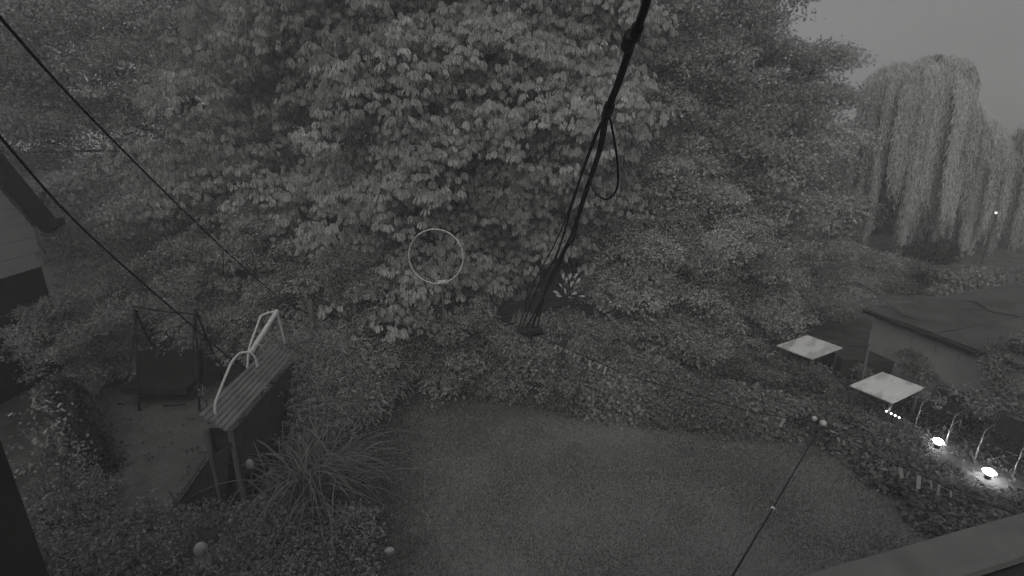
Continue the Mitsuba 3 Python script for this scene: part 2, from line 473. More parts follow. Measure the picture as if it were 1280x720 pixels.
# the middle tree with large hanging leaves
def hanging_tree():
    rng = np.random.default_rng(5)
    k = thing('broadleaf_tree', 'large tree with long drooping leaves in hanging tiers, middle of the garden end', 'tree')
    B = []
    for px, py, r, Y in [(300, 200, 100, 14.0), (330, 330, 70, 13.2), (420, 290, 95, 13.2), (500, 190, 110, 13.2), (610, 190, 110, 13.1), (560, 300, 90, 12.9), (660, 290, 70, 12.9), (440, 90, 130, 13.6),
                         (560, 50, 130, 13.5), (690, 90, 110, 13.6), (740, 200, 70, 13.4), (350, 40, 110, 14.6), (270, 290, 60, 13.4), (640, -60, 150, 15), (450, -80, 150, 15), (760, 0, 90, 14.6), (500, 335, 45, 12.7), (600, 335, 40, 12.7),
                         (560, -190, 170, 15.5), (240, 240, 60, 14.2)]:
        B.append(blob(px, py, r, Y, 0.8, 0.85))
    skeleton(k, (-1.6, 15.2, 0), 9.5, .34, B, rng)
    P, O, pi = pad_points(rng, B, .62, .85, 30, .7, .6, .5, 2, .34, .6, .65)
    # branch tips: the leaves hang in tiers, so tips gather into layers
    m = len(P)
    K = 6
    ang = rng.uniform(0, 2 * np.pi, (m, 1)) + np.arange(K) * 2 * np.pi / K + rng.normal(size=(m, K)) * .25
    R = np.stack([np.cos(ang), np.sin(ang), np.zeros_like(ang)], -1)
    R = unit(R + O[:, None] * [0.75, 0.75, .2])
    reach = rng.uniform(.06, .30, (m, K, 1))
    base = P[:, None] + R * reach + np.array([0, 0, 1]) * (0.05 * rng.normal(size=(m, K, 1)) - reach * .25)
    base, R = base.reshape(-1, 3), R.reshape(-1, 3)
    tip_tone = np.repeat(.60 * (1 + .13 * rng.normal(size=pi.max() + 1))[pi] * (1 + .08 * rng.normal(size=m)), K)
    # the 300 compound leaves nearest to the camera side become parts of their own
    dist = np.linalg.norm(base - EYE, axis=1)
    pr = (base - EYE)
    zz = pr @ np.array([0, CP, -SP])
    U, V = 640 + 640 * pr[:, 0] / zz, 360 - 640 * (pr @ np.array([0, SP, CP])) / zz
    seen = (U > 240) & (U < 790) & (V > 5) & (V < 400)
    order = np.argsort(np.where(seen, dist, 1e9))
    J = 6

    def compound(base, R, tone, rng):
        q = len(base)
        side = unit(np.cross(R, [0, 0, 1.0]))
        fan = np.linspace(-1.15, 1.15, J)[None] + rng.normal(size=(q, J)) * .12
        h = R[:, None] * np.cos(fan)[..., None] + side[:, None] * np.sin(fan)[..., None]
        dn = rng.uniform(.8, 1.4, (q, 1)) + rng.normal(size=(q, J)) * .14
        A = unit(h * np.cos(dn)[..., None] + np.array([0, 0, -1.0]) * np.sin(dn)[..., None])
        N = unit(h * np.sin(dn)[..., None] + np.array([0, 0, 1.0]) * np.cos(dn)[..., None] + rng.normal(size=(q, J, 3)) * .15)
        Ls = np.clip(rng.lognormal(np.log(.165), .22, (q, 1)), .10, .27) * (1 - .28 * np.abs(np.linspace(-1, 1, J))[None])
        C = np.repeat(base[:, None], J, 1) + h * .035
        return leaves(OBOV4, C.reshape(-1, 3), A.reshape(-1, 3), N.reshape(-1, 3), Ls.ravel(), Ls.ravel() * rng.uniform(.30, .42, q * J), np.repeat(tone, J) * (1 + .08 * rng.normal(size=q * J)))

    one = order[:300]
    rest = order[300:]
    v, f, c = compound(base[rest], R[rest], tip_tone[rest], rng)
    part(k, 'crown', (v, f), 'leaf', color=c, stuff=True)
    var = []
    for s in range(4):
        v2, f2, c2 = compound(np.zeros((1, 3)), np.array([[1.0, 0, 0]]), np.array([.53 + .02 * s]), np.random.default_rng(70 + s))
        var.append(mikit.ply((v2, f2), 'leaf', False, color=c2))
    for i, o in enumerate(one):
        az = math.degrees(math.atan2(R[o, 1], R[o, 0]))
        kk = numbered(f'{k}__leaf')
        scene[kk] = {**var[i % 4], 'to_world': T().translate(base[o].tolist()).rotate([0, 0, 1], az).scale(float(rng.uniform(.9, 1.12)))}
    return len(f)


total['hang'] = hanging_tree()

# dark trees at the left
B = [blob(*a, .8, .9) for a in [(70, 78, 60, 16.3), (20, 40, 60, 16.5), (125, 95, 45, 16.3), (60, 60, 120, 17), (180, 40, 110, 17.5), (40, 190, 110, 16), (150, 170, 100, 16), (240, 130, 80, 16.5), (-80, 120, 140, 17), (-60, -60, 150, 18), (110, -90, 150, 18), (260, -60, 110, 18),
                                (200, 250, 70, 14.6), (110, 260, 80, 14.6), (260, 20, 80, 17.5), (20, 280, 60, 15)]]
_, total['left'] = tree('leafy_tree', 'dark small leaved tree at the left behind the overhead cables', 'tree', B, (-9.5, 18.0, 0), 8.5, .36, 21, 11, 7, .12, .105, .06, .35, cut=.32, freq=.7, pad=(.72, .62, 46))

# lobed-leaf tree at the right
B = [blob(*a, .8, .92) for a in [(880, 60, 95, 17), (950, 110, 80, 16.8), (985, 50, 26, 17), (1020, 92, 28, 17), (1005, 170, 52, 16.2), (900, 190, 95, 15.6), (960, 250, 75, 15.2), (830, 130, 70, 16.6), (820, 30, 80, 17.5),
                                (890, -70, 105, 18), (945, 0, 38, 17.5), (800, -80, 90, 18.5), (1056, 172, 16, 16.6), (1027, 84, 15, 17), (1044, 132, 20, 16.8), (1010, 40, 22, 17.2), (850, 260, 70, 14.6), (1030, 245, 36, 16), (1048, 225, 18, 16.5)]]
_, total['right'] = tree('leafy_tree', 'rounded broad tree at the right with its edge against the open sky', 'tree', B, (7.0, 18.2, 0), 8.5, .40, 22, 13, 7, .10, .095, .075, .31, cut=.335, freq=.7, rough=.5, pad=(.72, .70, 84))

# far backing trees behind the gaps
for i, (bl, base, h, lb) in enumerate([
        ([(330, 120, 120, 24), (420, 230, 120, 24), (250, 280, 120, 24), (160, 330, 110, 24)], (-8, 24, 0), 6, 'dim tree standing behind the drooping leaves, left of the middle'),
        ([(640, 230, 130, 24), (760, 260, 120, 24), (560, 130, 120, 24), (800, 180, 80, 24)], (3, 24, 0), 6, 'dim tree standing behind the hanging cables'),
        ([(940, 270, 90, 25), (1020, 290, 70, 25), (1075, 265, 40, 25.5), (880, 200, 90, 25), (960, 180, 80, 25)], (13, 25, 0), 5, 'dim tree behind the rounded right tree, left of the willow')]):
    B = [blob(*a, .7, .9) for a in bl]
    tree('background_tree', lb, 'tree', B, base, h, .25, 40 + i, 9, 6, .2, .22, .13, .2, cut=.33, pad=(.35, .9, 34))


# ------------------------------------------------------------------ willows
def willow(label, cols, Y, base, seed, tone, count):
    rng = np.random.default_rng(seed)
    k = thing('willow_tree', label, 'tree', None)
    s = Y / 640.0 * 1.02
    V = []
    starts, lens, outs, hank, hlen = [], [], [], [], []
    for (px, py, rx, ry, bottom, n) in cols:
        c = at_y(px, py, Y)
        n = int(n * count)
        nh_ = max(int(26 * rx / 55), 9)
        hd = randdir(rng, nh_)
        hd[:, 2] = np.abs(hd[:, 2])
        pick = rng.integers(0, nh_, n)
        d = unit(hd[pick] + rng.normal(size=(n, 3)) * np.array([.05, .05, .13]))
        loose = rng.random(n) < .3
        d[loose] = randdir(rng, int(loose.sum()))
        d[:, 2] = np.abs(d[:, 2])
        hank.append((1 + .16 * rng.normal(size=nh_))[pick]); hlen.append(rng.uniform(.6, 1.0, nh_)[pick])
        th = np.arctan2(d[:, 1], d[:, 0])
        hr = np.hypot(d[:, 0], d[:, 1])
        rr = 0.82 + 0.3 * meshkit.noise(np.c_[np.cos(th) * 2.5, np.sin(th) * 2.5, d[:, 2] * 3], seed)
        p = c + np.c_[np.cos(th) * hr * rx * s * rr, np.sin(th) * hr * rx * s * .8 * rr, d[:, 2] * ry * s * rr]
        zb = at_y(px, bottom, Y)[2] + rng.normal(size=n) * .45 + 1.0 * (meshkit.noise(np.c_[np.cos(th) * 3, np.sin(th) * 3, th * 0], seed + 3))
        starts.append(p)
        lens.append(np.maximum(p[:, 2] - zb, .5) * rng.uniform(.55, 1.0, n) ** .5 * hlen[-1])
        lens[-1] = np.where(loose, np.minimum(lens[-1], rng.uniform(.5, 1.8, n)), lens[-1])
        outs.append(np.c_[np.cos(th), np.sin(th), th * 0])
    P, Ln, O = np.vstack(starts), np.concatenate(lens), np.vstack(outs)
    step = 0.17
    m = np.maximum((Ln / step).astype(int), 3)
    idx = np.repeat(np.arange(len(P)), m)
    j = np.concatenate([np.arange(q) for q in m])
    t = j * step
    out = 0.5 * (1 - np.exp(-t / .5))
    C = P[idx] + O[idx] * out[:, None] * .6 + np.c_[t * .07, t * 0, 0.10 * np.sin(np.minimum(t / .5, np.pi)) - t]
    C += rng.normal(size=C.shape) * .022 + 0.05 * np.sin(t * 1.7 + idx)[:, None] * np.array([1, .6, 0])
    A = unit(np.c_[rng.normal(size=(len(C), 2)) * .28, -np.ones(len(C))])
    N = unit(O[idx] + rng.normal(size=C.shape) * .5 + [0, 0, .25])
    tn = tone * (np.concatenate(hank) * (1 + .12 * rng.normal(size=len(P))))[idx] * (1 + .1 * rng.normal(size=len(C)))
    v, f, c = leaves(RHOMB, C, A, N, rng.uniform(.20, .34, len(C)), .042, np.clip(tn, .15, .95))
    top = at_y(cols[0][0], cols[0][1], Y)
    part(k, 'trunk', limb(np.array(base, float), top, .42, .2, rng, .05, 10, 8), 'bark', True)
    for (px, py, *_r) in cols:
        part(k, 'branch', limb(np.array(base) * [1, 1, 0] + [0, 0, top[2] * .55], at_y(px, py - 8, Y), .16, .04, rng), 'bark', True)
    part(k, 'crown', (v, f), 'leaf', color=c, stuff=True)
    return len(f)


total['w1'] = willow('tall weeping willow with long hanging curtains against the sky', [(1150, 112, 50, 34, 322, 1.0), (1172, 88, 34, 18, 200, .9), (1124, 98, 30, 20, 230, .8), (1112, 160, 24, 44, 322, .5), (1204, 178, 40, 38, 328, .9), (1184, 150, 32, 40, 322, .5), (1236, 190, 20, 30, 326, .45)],
                     24.0, [22.2, 26.5, 0], 31, .86, 2700)
total['w2'] = willow('partly cropped weeping willow at the right edge', [(1284, 190, 24, 36, 330, .6), (1330, 190, 50, 60, 330, 1.0)], 25.0, (27, 26.5, 0), 32, .78, 1900)

# ------------------------------------------------------------------ shrubs
SH = [
    # name, label, blobs, density, per, spread, L, W, tone, template
    ('leafy_shrub', 'low spreading shrub under the drooping tree, left of the ring', [(300, 330, 80, 12.2), (390, 345, 65, 11.8), (450, 370, 60, 11.4), (340, 385, 60, 11.4)], 30, 11, .15, .075, .042, .26, RHOMB),
    ('leafy_shrub', 'dim shrub right below the drooping tree around the ring pole', [(520, 420, 80, 11.4), (600, 410, 70, 11.6), (470, 440, 60, 11.2), (560, 455, 60, 11.0), (652, 462, 24, 9.85), (684, 468, 22, 9.8), (640, 445, 22, 10.2), (735, 418, 40, 11.4), (695, 412, 34, 11.5), (770, 440, 40, 10.9), (720, 450, 30, 10.6)], 30, 11, .15, .08, .048, .25, RHOMB),
    ('leafy_shrub', 'broad mounded shrub below the rounded tree, right of the hanging cables', [(790, 335, 70, 13.0), (850, 330, 90, 13.2), (930, 340, 80, 13.2), (800, 280, 70, 13.8), (880, 290, 70, 13.8), (800, 420, 60, 12.4), (870, 410, 70, 12.4), (905, 432, 40, 12.0), (850, 250, 60, 14.4)], 28, 11, .15, .085, .05, .31, RHOMB),
    ('leafy_shrub', 'pale mounded shrub at the right above the white garden tables', [(985, 362, 80, 14.0), (1050, 362, 55, 14.8), (888, 405, 48, 12.6), (1050, 340, 50, 15.5)], 28, 11, .15, .07, .042, .29, RHOMB),
    ('leafy_shrub', 'fine leaved shrub in front of the neighbouring house at the left', [(75, 430, 50, 10.2), (100, 400, 42, 10.4), (60, 400, 30, 10.2), (90, 465, 40, 9.8), (40, 430, 26, 10.2)], 80, 9, .09, .075, .032, .30, RHOMB),
    ('leafy_shrub', 'dim shrub behind the garden swing seat', [(150, 340, 80, 12.8), (230, 370, 70, 12.4), (110, 320, 60, 13.0), (190, 420, 70, 11.8), (270, 420, 50, 11.4), (150, 440, 50, 11.4)], 30, 11, .14, .07, .04, .27, RHOMB),
    ('feathery_shrub', 'soft feathery shrub beside the play frame at the lawn corner', [(410, 440, 42, 9.8), (385, 480, 44, 9.2), (430, 500, 44, 9.2), (445, 470, 36, 9.8), (370, 430, 34, 10.0), (390, 525, 40, 8.6), (465, 490, 30, 9.8), (480, 470, 26, 10.2)], 60, 9, .2, .16, .014, .34, RHOMB),
    ('leafy_shrub', 'shrub spilling round the low wall of the flat roofed shed', [(1225, 505, 34, 9.0), (1275, 450, 36, 9.3), (1180, 500, 26, 9.2), (1280, 510, 34, 8.9), (1262, 480, 26, 9.0), (1140, 455, 14, 10.6), (1160, 466, 14, 10.3)], 90, 9, .09, .07, .045, .22, RHOMB),
    ('leafy_shrub', 'dark shrub between the two white garden tables', [(1066, 482, 18, 10.6), (1075, 470, 14, 10.9), (1015, 486, 30, 9.9), (965, 482, 26, 10.2), (925, 464, 26, 11.0)], 90, 9, .09, .07, .04, .18, RHOMB),
]
PADS = [(1.7, .36, 46), (1.8, .34, 46), (1.5, .46, 66), (1.7, .36, 46), (3.2, .24, 40), (1.6, .36, 40), None, (3.5, .24, 36), (4, .2, 30)]
for i, (nm, lb, bl, den, per, spr, L, W, tone, tm) in enumerate(SH):
    pd = PADS[i]
    B = [blob(*a, .8, .8) for a in bl]
    c0 = np.mean([b_[0] for b_ in B], 0)
    k, m = tree(nm, lb, 'shrub', B, (c0[0], c0[1], 0), max(c0[2] * .8, .3), .05, 100 + i, den, per if pd is None else 7, spr if pd is None else .055, L, W, tone, tm, cut=.31, rough=.55, freq=1.2, tonevar=.2, pad=pd)
    total[f's{i}'] = m


# ivy hedge along the far side and down the right side of the lawn
def hedge(label, line, width, zt, seed, density, tone, L=.07, W=.06):
    rng = np.random.default_rng(seed)
    k = thing('ivy_hedge', label, 'hedge')
    line = np.asarray(line, float)
    seg = np.linalg.norm(np.diff(line, axis=0), axis=1)
    cum = np.r_[0, np.cumsum(seg)]
    n = int(cum[-1] * density)
    s = rng.uniform(0, cum[-1], n)
    c = np.stack([np.interp(s, cum, line[:, a]) for a in (0, 1)], 1)
    d = unit(np.stack([np.interp(s + .1, cum, line[:, a]) - np.interp(s - .1, cum, line[:, a]) for a in (0, 1)], 1))
    nr = np.c_[d[:, 1], -d[:, 0]]
    ph = rng.uniform(-.15, np.pi + .15, n)
    H = np.interp(s, cum, np.asarray(zt, float)) * (.35 + 1.3 * meshkit.fbm(np.c_[s * 1.1, ph * .6, s * 0], 3, seed))
    rr = (.75 + .55 * meshkit.fbm(np.c_[s * 1.3, ph * .9, s * 0 + 5], 3, seed + 1)) * (1 - .3 * rng.random(n) ** 2)
    W2 = np.interp(s, cum, np.asarray(width, float)) * .5
    x = np.cos(ph) * W2 * rr
    z = np.abs(np.sin(ph)) * H * rr
    P = np.c_[c + nr * x[:, None], np.maximum(z, .04)]
    O = unit(np.c_[nr * np.cos(ph)[:, None], np.sin(ph)])
    keep = meshkit.fbm(P * 1.7, 3, seed + 2) > .36
    P, O = P[keep], O[keep]
    cells = np.c_[rng.uniform(P[:, 0].min(), P[:, 0].max(), 26), rng.uniform(P[:, 1].min(), P[:, 1].max(), 26)]
    w = ((P[:, None, :2] + .25 * (meshkit.noise(P * 2.3, 3)[:, None, None] - .5) - cells[None]) ** 2).sum(-1).argmin(1)
    big = np.random.default_rng(seed + 9).choice([.75, .85, 1.0, 1.1, 1.35], 26)[w]
    shade = np.random.default_rng(seed + 10).uniform(.72, 1.12, 26)[w]
    bits = []
    for z in np.unique(big):
        q_ = big == z
        bits.append(foliage(rng, P[q_], O[q_], max(int(11 / z ** 1.3), 3), .10, L * z, W * z, tone, LOBE, droop=.5, up=.55, tonevar=.3, pad_tone=shade[q_]))
    (v, f), c_ = stack(bits)
    for q in np.linspace(.5, cum[-1] - .5, max(int(cum[-1] / 1.2), 2)):
        b0 = np.array([np.interp(q, cum, line[:, 0]), np.interp(q, cum, line[:, 1]), 0])
        part(k, 'stem', limb(b0, b0 + [rng.normal() * .2, rng.normal() * .1, np.interp(q, cum, zt) * .7], .03, .012, rng), 'bark', True)
    part(k, 'foliage', (v, f), 'leaf', color=c_, stuff=True)
    return len(f)


A_ = [at_z(px, py)[:2] + [0, .75] for px, py in [(492, 484), (545, 491), (640, 501), (720, 514), (800, 528), (900, 543), (985, 552), (1030, 556)]]
total['h1'] = hedge('ragged ivy hedge along the far edge of the lawn', A_, [.8, 1.2, 1.4, 1.6, 1.6, 1.5, 1.2, .9], [.5, .9, .85, .7, .66, .6, .5, .45], 61, 850, .235)
B_ = [at_z(px, py)[:2] + [.45, .1] for px, py in [(1030, 556), (1060, 572), (1100, 604), (1140, 640), (1180, 680)]]
B_ = [np.array(B_[0]) + [0, .3]] + B_ + [np.array(B_[-1]) + [.1, -1.6]]
total['h2'] = hedge('low dark ivy hedge down the right side of the lawn below the hanging tags', B_, [1.0] * 7, [.55, .5, .45, .45, .45, .45, .45], 62, 620, .19)
C_ = [(6.5, 11.6), (7.0, 10.6), (7.4, 9.4), (7.6, 8.2)]
total['h3'] = hedge('rough ivy bank in front of the white garden tables', C_, [1.2, 1.2, 1.0, .8], [.45, .3, .2, .2], 63, 520, .19)
D_ = [at_z(px, py, .2)[:2] for px, py in [(940, 352), (1040, 366), (1120, 370), (1200, 366), (1290, 362)]]
D_ = [at_y(900, 345, 20)[:2], at_y(1050, 350, 19)[:2], at_y(1150, 350, 18.5)[:2], at_y(1300, 350, 18)[:2], at_y(1500, 350, 18)[:2]]
total['h4'] = hedge('long clipped hedge beyond the flat roofed shed', D_, [2.2] * 5, [1.0, .9, .8, .9, .9], 64, 400, .25, .09, .07)
E_ = [(-40, 27), (-15, 30), (0, 31), (15, 31), (30, 31), (48, 28)]
total['h5'] = hedge('tall far boundary hedge behind all the trees', E_, [3] * 6, [3.2] * 6, 65, 150, .2, .30, .26)

for lb, bl in [('low dark shrub under the weeping willow', [(1160, 312, 22, 22.5), (1180, 313, 16, 22.5), (1145, 312, 12, 22.5)]), ('small dark round shrub in front of the far hedge below the willow', [(1160, 346, 9, 17.6)])]:
    B = [blob(*a, .8, .7) for a in bl]
    tree('dark_shrub', lb, 'shrub', B, (B[0][0][0], B[0][0][1], 0), 1.0, .05, 130 + len(bl), 40, 8, .12, .14, .08, .07)

# weeds and rough growth, lower left
rng = np.random.default_rng(77)
W_ = shapely.Polygon([at_z(55, 560)[:2], at_z(120, 590)[:2], at_z(150, 640)[:2], at_z(235, 655)[:2], at_z(320, 640)[:2], at_z(480, 655)[:2], (-1.7, 4.2), (-3.2, 3.6), (-6.0, 4.5)])
n = 16000
b = W_.bounds
xy = np.stack([rng.uniform(b[0], b[2], n * 3), rng.uniform(b[1], b[3], n * 3)], 1)
xy = xy[shapely.contains_xy(W_, xy[:, 0], xy[:, 1])]
hgt = np.clip(meshkit.fbm(np.c_[xy * 1.3, xy[:, 0] * 0], 4, 8) - .28, .03, 1) * 1.1
thin = (np.hypot(*(xy - at_z(256, 705)[:2]).T) > .30) & (rng.random(len(xy)) < .25 + 1.1 * (meshkit.fbm(np.c_[xy * 2.1, xy[:, 0] * 0], 3, 18) - .3))
xy, hgt = xy[thin], hgt[thin]
P = np.c_[xy, .02 + hgt * rng.random(len(xy)) ** .6]
v, f, c = foliage(rng, P, np.tile([0, -.3, 1.0], (len(P), 1)), 3, .06, .06, .032, .215, RHOMB, droop=.0, up=.5, tonevar=.35)
k = whole('weeds', (v, f), 'leaf', 'dark low weeds and ground cover in the lower left corner', 'weeds', color=c)
labels[k]['kind'] = 'stuff'
rng = np.random.default_rng(79)
xy = np.stack([rng.uniform(6.6, 10.5, 5200), rng.uniform(5.5, 12.5, 5200)], 1)
for px, py in ((1173, 551), (1237, 589)):
    xy = xy[np.hypot(*(xy - at_z(px, py, .2)[:2]).T) > rng.uniform(.25, .75, len(xy))]
P = np.c_[xy, .02 + .22 * rng.random(len(xy)) * meshkit.fbm(np.c_[xy * 1.2, xy[:, 0] * 0], 3, 4)]
v, f, c = foliage(rng, P, np.tile([0, -.2, 1.0], (len(P), 1)), 3, .07, .09, .06, .11, RHOMB, droop=.1, up=.6, tonevar=.3)
k = whole('ground_cover', (v, f), 'leaf', 'dark ground cover round the tables and lamps on the right', 'ground cover', color=c)
labels[k]['kind'] = 'stuff'
# rough grass that blurs the lawn's left edge
line = smoothed([at_z(488, 486), at_z(492, 520), at_z(494, 570), at_z(498, 640), at_z(500, 730)], 20)
m_ = rng.integers(0, len(line), 9000)
C = line[m_] + np.c_[rng.normal(size=(9000, 2)) * [.42, .2] - [.25, 0], np.zeros(9000)]
C[:, 2] = .01
v, f, c = leaves((np.array([[0, .5, 0], [0, -.5, 0], [.6, .25, -.08], [.6, -.25, -.08], [1, 0, -.3]]), np.array([[0, 1, 3], [0, 3, 2], [2, 3, 4]])), C, unit(np.c_[rng.normal(size=(9000, 2)) * .8, np.ones(9000)]), randdir(rng, 9000), rng.uniform(.06, .26, 9000), .012, np.clip(.26 * (1 + .25 * rng.normal(size=9000)), .1, .5))
k = whole('rough_grass', (v, f), 'leaf', 'longer rough grass along the left edge of the lawn', 'grass', color=c)
labels[k]['kind'] = 'stuff'
rng = np.random.default_rng(78)
n = 900
xy = np.stack([rng.uniform(*x, n) for x in ((PP.bounds[0], PP.bounds[2]), (PP.bounds[1], PP.bounds[3]))], 1)
xy = xy[shapely.contains_xy(PP, xy[:, 0], xy[:, 1])]
edge = shapely.distance(shapely.points(xy), PP.exterior)
xy = xy[rng.random(len(xy)) < np.exp(-edge / .35) + .3]
P = np.c_[xy, .035 + .10 * rng.random(len(xy)) ** 3]
v, f, c = foliage(rng, P, np.tile([0, 0, 1.0], (len(P), 1)), 2, .05, .07, .05, .13, RHOMB, droop=0, up=2, tonevar=.4, flat=.1)
k = whole('fallen_leaves', (v, f), 'leaf', 'scattered fallen leaves on the bare ground at the left', 'leaves', color=c)
labels[k]['kind'] = 'stuff'


# upright weeds round the bare ground
rng = np.random.default_rng(83)
for px, py, lb in [(122, 575, 'thin upright weed at the foot of the leaning dead trunk'), (146, 618, 'thin upright weed at the front left corner of the bare ground'), (190, 648, 'thin upright weed at the front edge of the bare ground, left of the play frame'),
                   (226, 640, 'thin upright weed against the triangular side of the play frame'), (112, 508, 'thin upright weed at the back of the bare ground, left of the swing seat'), (262, 512, 'thin upright weed between the swing seat and the play frame')]:
    b0 = at_z(px, py)
    k = thing('tall_weed', lb, 'weed', 'upright weeds round the bare ground')
    h = rng.uniform(.25, .6)
    tip = b0 + [rng.normal() * .12, rng.normal() * .12, h]
    part(k, 'stem', limb(b0, tip, .008, .003, rng, .1, 5, 4), 'bark', True)
    tt = rng.uniform(.2, 1, 26)[:, None]
    v, f, c = foliage(rng, b0 * (1 - tt) + tip * tt, np.tile([0, -.3, 1.0], (26, 1)), 2, .05, .09, .035, .22, RHOMB, droop=.1, tonevar=.3)
    part(k, 'foliage', (v, f), 'leaf', color=c, stuff=True)


# ornamental grass clump
def grass_clump(label, px, py, n, reach, tall, seed):
    rng = np.random.default_rng(seed)
    k = thing('ornamental_grass', label, 'grass clump')
    c = at_z(px, py)
    for i in range(n):
        a = rng.uniform(0, 2 * np.pi) if rng.random() < .55 else rng.normal() * .8 - .2
        b0 = c + np.r_[rng.normal(size=2) * .24, 0]
        r, h = reach * rng.uniform(.55, 1.15), tall * rng.uniform(.6, 1.1)
        t = np.linspace(0, 1, 9)
        hr = r * t ** 1.35
        z = h * np.sin(t * rng.uniform(2.0, 2.95)) + .02
        z = np.maximum(z, .04)
        a2 = a + .25 * rng.normal() * t
        p = b0 + np.c_[np.cos(a2) * hr, np.sin(a2) * hr, z]
        s = np.c_[-np.sin(a2), np.cos(a2), t * 0 + rng.normal() * .3]
        w = .0105 * (1 - t ** 2.2) * rng.uniform(.8, 1.5)
        fold = np.c_[t * 0, t * 0, -w * .6]
        v = np.vstack([p - s * w[:, None], p + fold, p + s * w[:, None]])
        m = len(t)
        f = []
        for q in range(m - 1):
            for o in (0, m):
                f += [(o + q, o + q + 1, o + m + q + 1), (o + q, o + m + q + 1, o + m + q)]
        part(k, 'blade', (v, np.array(f)), 'blade', True)


grass_clump('large clump of arching ornamental grass at the left edge of the lawn', 398, 626, 190, 1.7, .95, 81)
grass_clump('smaller clump of arching grass behind the large clump beside the play frame', 372, 600, 70, .75, .75, 82)


# ------------------------------------------------------------------ play frame
def play_frame():
    k = thing('play_frame', 'tall narrow timber play frame with bent white tube handrails on top', 'play frame')
    z = 1.6
    nr, fr = at_z(287, 533, z), at_z(362, 448, z)
    ax = unit((fr - nr) * [1, 1, 0])
    lf = np.array([-ax[1], ax[0], 0])         # to the left
    w = .36
    nl, fl = nr + lf * w, fr + lf * w
    up = np.array([0, 0, 1.0])
    for p in (nr, nl, nr + ax * 1.15, fr, fl):
        part(k, 'post', beam(p * [1, 1, 0], p + up * -.05, .075, .075, up=(0, 1, 0)), 'old_timber')
    m = 6
    for i in range(m):                        # sloping top boards
        a = i / m
        p, q = nr + lf * (w * a + .03) + up * (.30 * a), fr + lf * (w * a + .03) + up * (.30 * a)
        part(k, 'board', beam(p - ax * .10, q + ax * .10, w / m - .0008, .028, up=unit(up * w - lf * .30), bevel=.0012), 'top_timber')
    part(k, 'tarpaulin', sheet([nr - lf * .055 + up * -1.45, fr - lf * .055 + up * -1.2, fr - lf * .055 - up * .06, nr - lf * .055 - up * .06], lf * -.012), 'dark_cloth', label='dark sheet hanging below the top')
    part(k, 'end_panel', sheet([nr - ax * -.05 + up * -.06, nl - ax * -.05 + up * -.06, nl * [1, 1, 0] + ax * .05 + up * .1, nr * [1, 1, 0] + ax * .05 + up * .1], ax * .01), 'dark_cloth', label='dark narrow end panel between the near posts')
    # dark braced side at the near end
    g1, g2, g0 = at_z(215, 640, .0), at_z(279, 643, .0), at_x(262, 572, nl[0] - .05)
    th = np.array([.02, .04, 0])
    part(k, 'side_panel', sheet([g1, g2, np.array([nr[0], nr[1] - .06, 1.35]), g0], th), 'dark_cloth', label='dark triangular side at the near end')
    part(k, 'ramp_rail', beam(g1 + [-.02, -.04, .03], g0 + [-.02, -.04, .05], .05, .04), 'old_timber')
    # bent white tubes
    mid = nr + ax * .95
    rA = [at_y(271, 529, nl[1] + .05), at_y(268, 505, nl[1] + .12), at_y(289, 453, nl[1] + .62), at_y(300, 441, mid[1] - .06), at_y(313, 440, mid[1] + .02), at_y(319, 447, mid[1] + .05), at_y(322, 459, mid[1] + .06)]
    part(k, 'tube_rail', tube(smoothed(crisp(rA), 4), .020, 10), 'white_metal', True, label='nearer bent white tube')
    rB = [at_y(309, 460, mid[1] + .25), at_y(311, 436, mid[1] + .35), at_y(321, 408, fr[1] - .5), at_y(326, 395, fr[1] - .35), at_y(335, 391, fr[1] - .2), at_y(346, 389, fr[1] - .12)]
    part(k, 'tube_rail', tube(smoothed(crisp(rB), 4), .020, 10), 'white_metal', True, label='farther bent white tube')
    part(k, 'tube_rail', tube(smoothed([at_y(346, 389, fr[1] - .12), at_y(351, 408, fr[1] - .06), at_y(356, 429, fr[1])], 5), .021, 10), 'white_metal', True)
    part(k, 'ridge_tube', tube([at_y(314, 440, mid[1] + .02), at_y(346, 389, fr[1] - .12)], .042, 12), 'white_metal', True, label='thick pale tube joining both bent tubes')
    part(k, 'end_bag', lathe([(0, 0), (.12, .03), (.16, .2), (.13, .36), (0, .4)], fr + [.1, .05, -.5]), 'dark_cloth', True, label='dark rounded bag at the far end')
    return k


play_frame()

# ------------------------------------------------------------------ garden swing seat
sw = thing('swing_seat', 'dark garden swing seat hanging in a thin metal frame at the left', 'swing seat')
Y = 10.3
c = lambda px, py, y=Y: at_y(px, py, y)
for px, tx in ((165, 168), (246, 244)):
    tp = c(tx, 386)
    for dy in (-.55, .55):
        part(sw, 'leg', tube([tp, np.array([tp[0], Y + dy, .0])], .024, 8), 'dark_metal', True)
part(sw, 'top_bar', tube([c(166, 383), c(206, 389), c(247, 393)], .024, 8), 'dark_metal', True)
s0, s1 = c(170, 488), c(250, 492)
zc = (s0[2] + s1[2]) / 2
seat = trimesh.creation.box([s1[0] - s0[0], .62, .16]); seat = seat.subdivide().subdivide(); seat.apply_translation([(s0[0] + s1[0]) / 2, Y - .1, max(zc, .42)])
part(sw, 'seat', seat, 'dark_seat', 40)
back = trimesh.creation.box([s1[0] - s0[0], .14, .62]); back.apply_transform(trimesh.transformations.rotation_matrix(-.25, [1, 0, 0])); back.apply_translation([(s0[0] + s1[0]) / 2, Y + .25, max(zc, .42) + .34])
part(sw, 'backrest', back, 'dark_seat')
for px, tx in ((170, 172), (248, 243)):
    part(sw, 'hanger', tube([c(tx, 388), np.array([c(px, 470)[0], Y - .2, max(zc, .42) + .25])], .012, 6), 'dark_metal', True)
part(sw, 'foot_rest', beam(np.array([s1[0] - .5, Y - .5, .12]), np.array([s1[0], Y - .55, .18]), .04, .03), 'dark_metal')

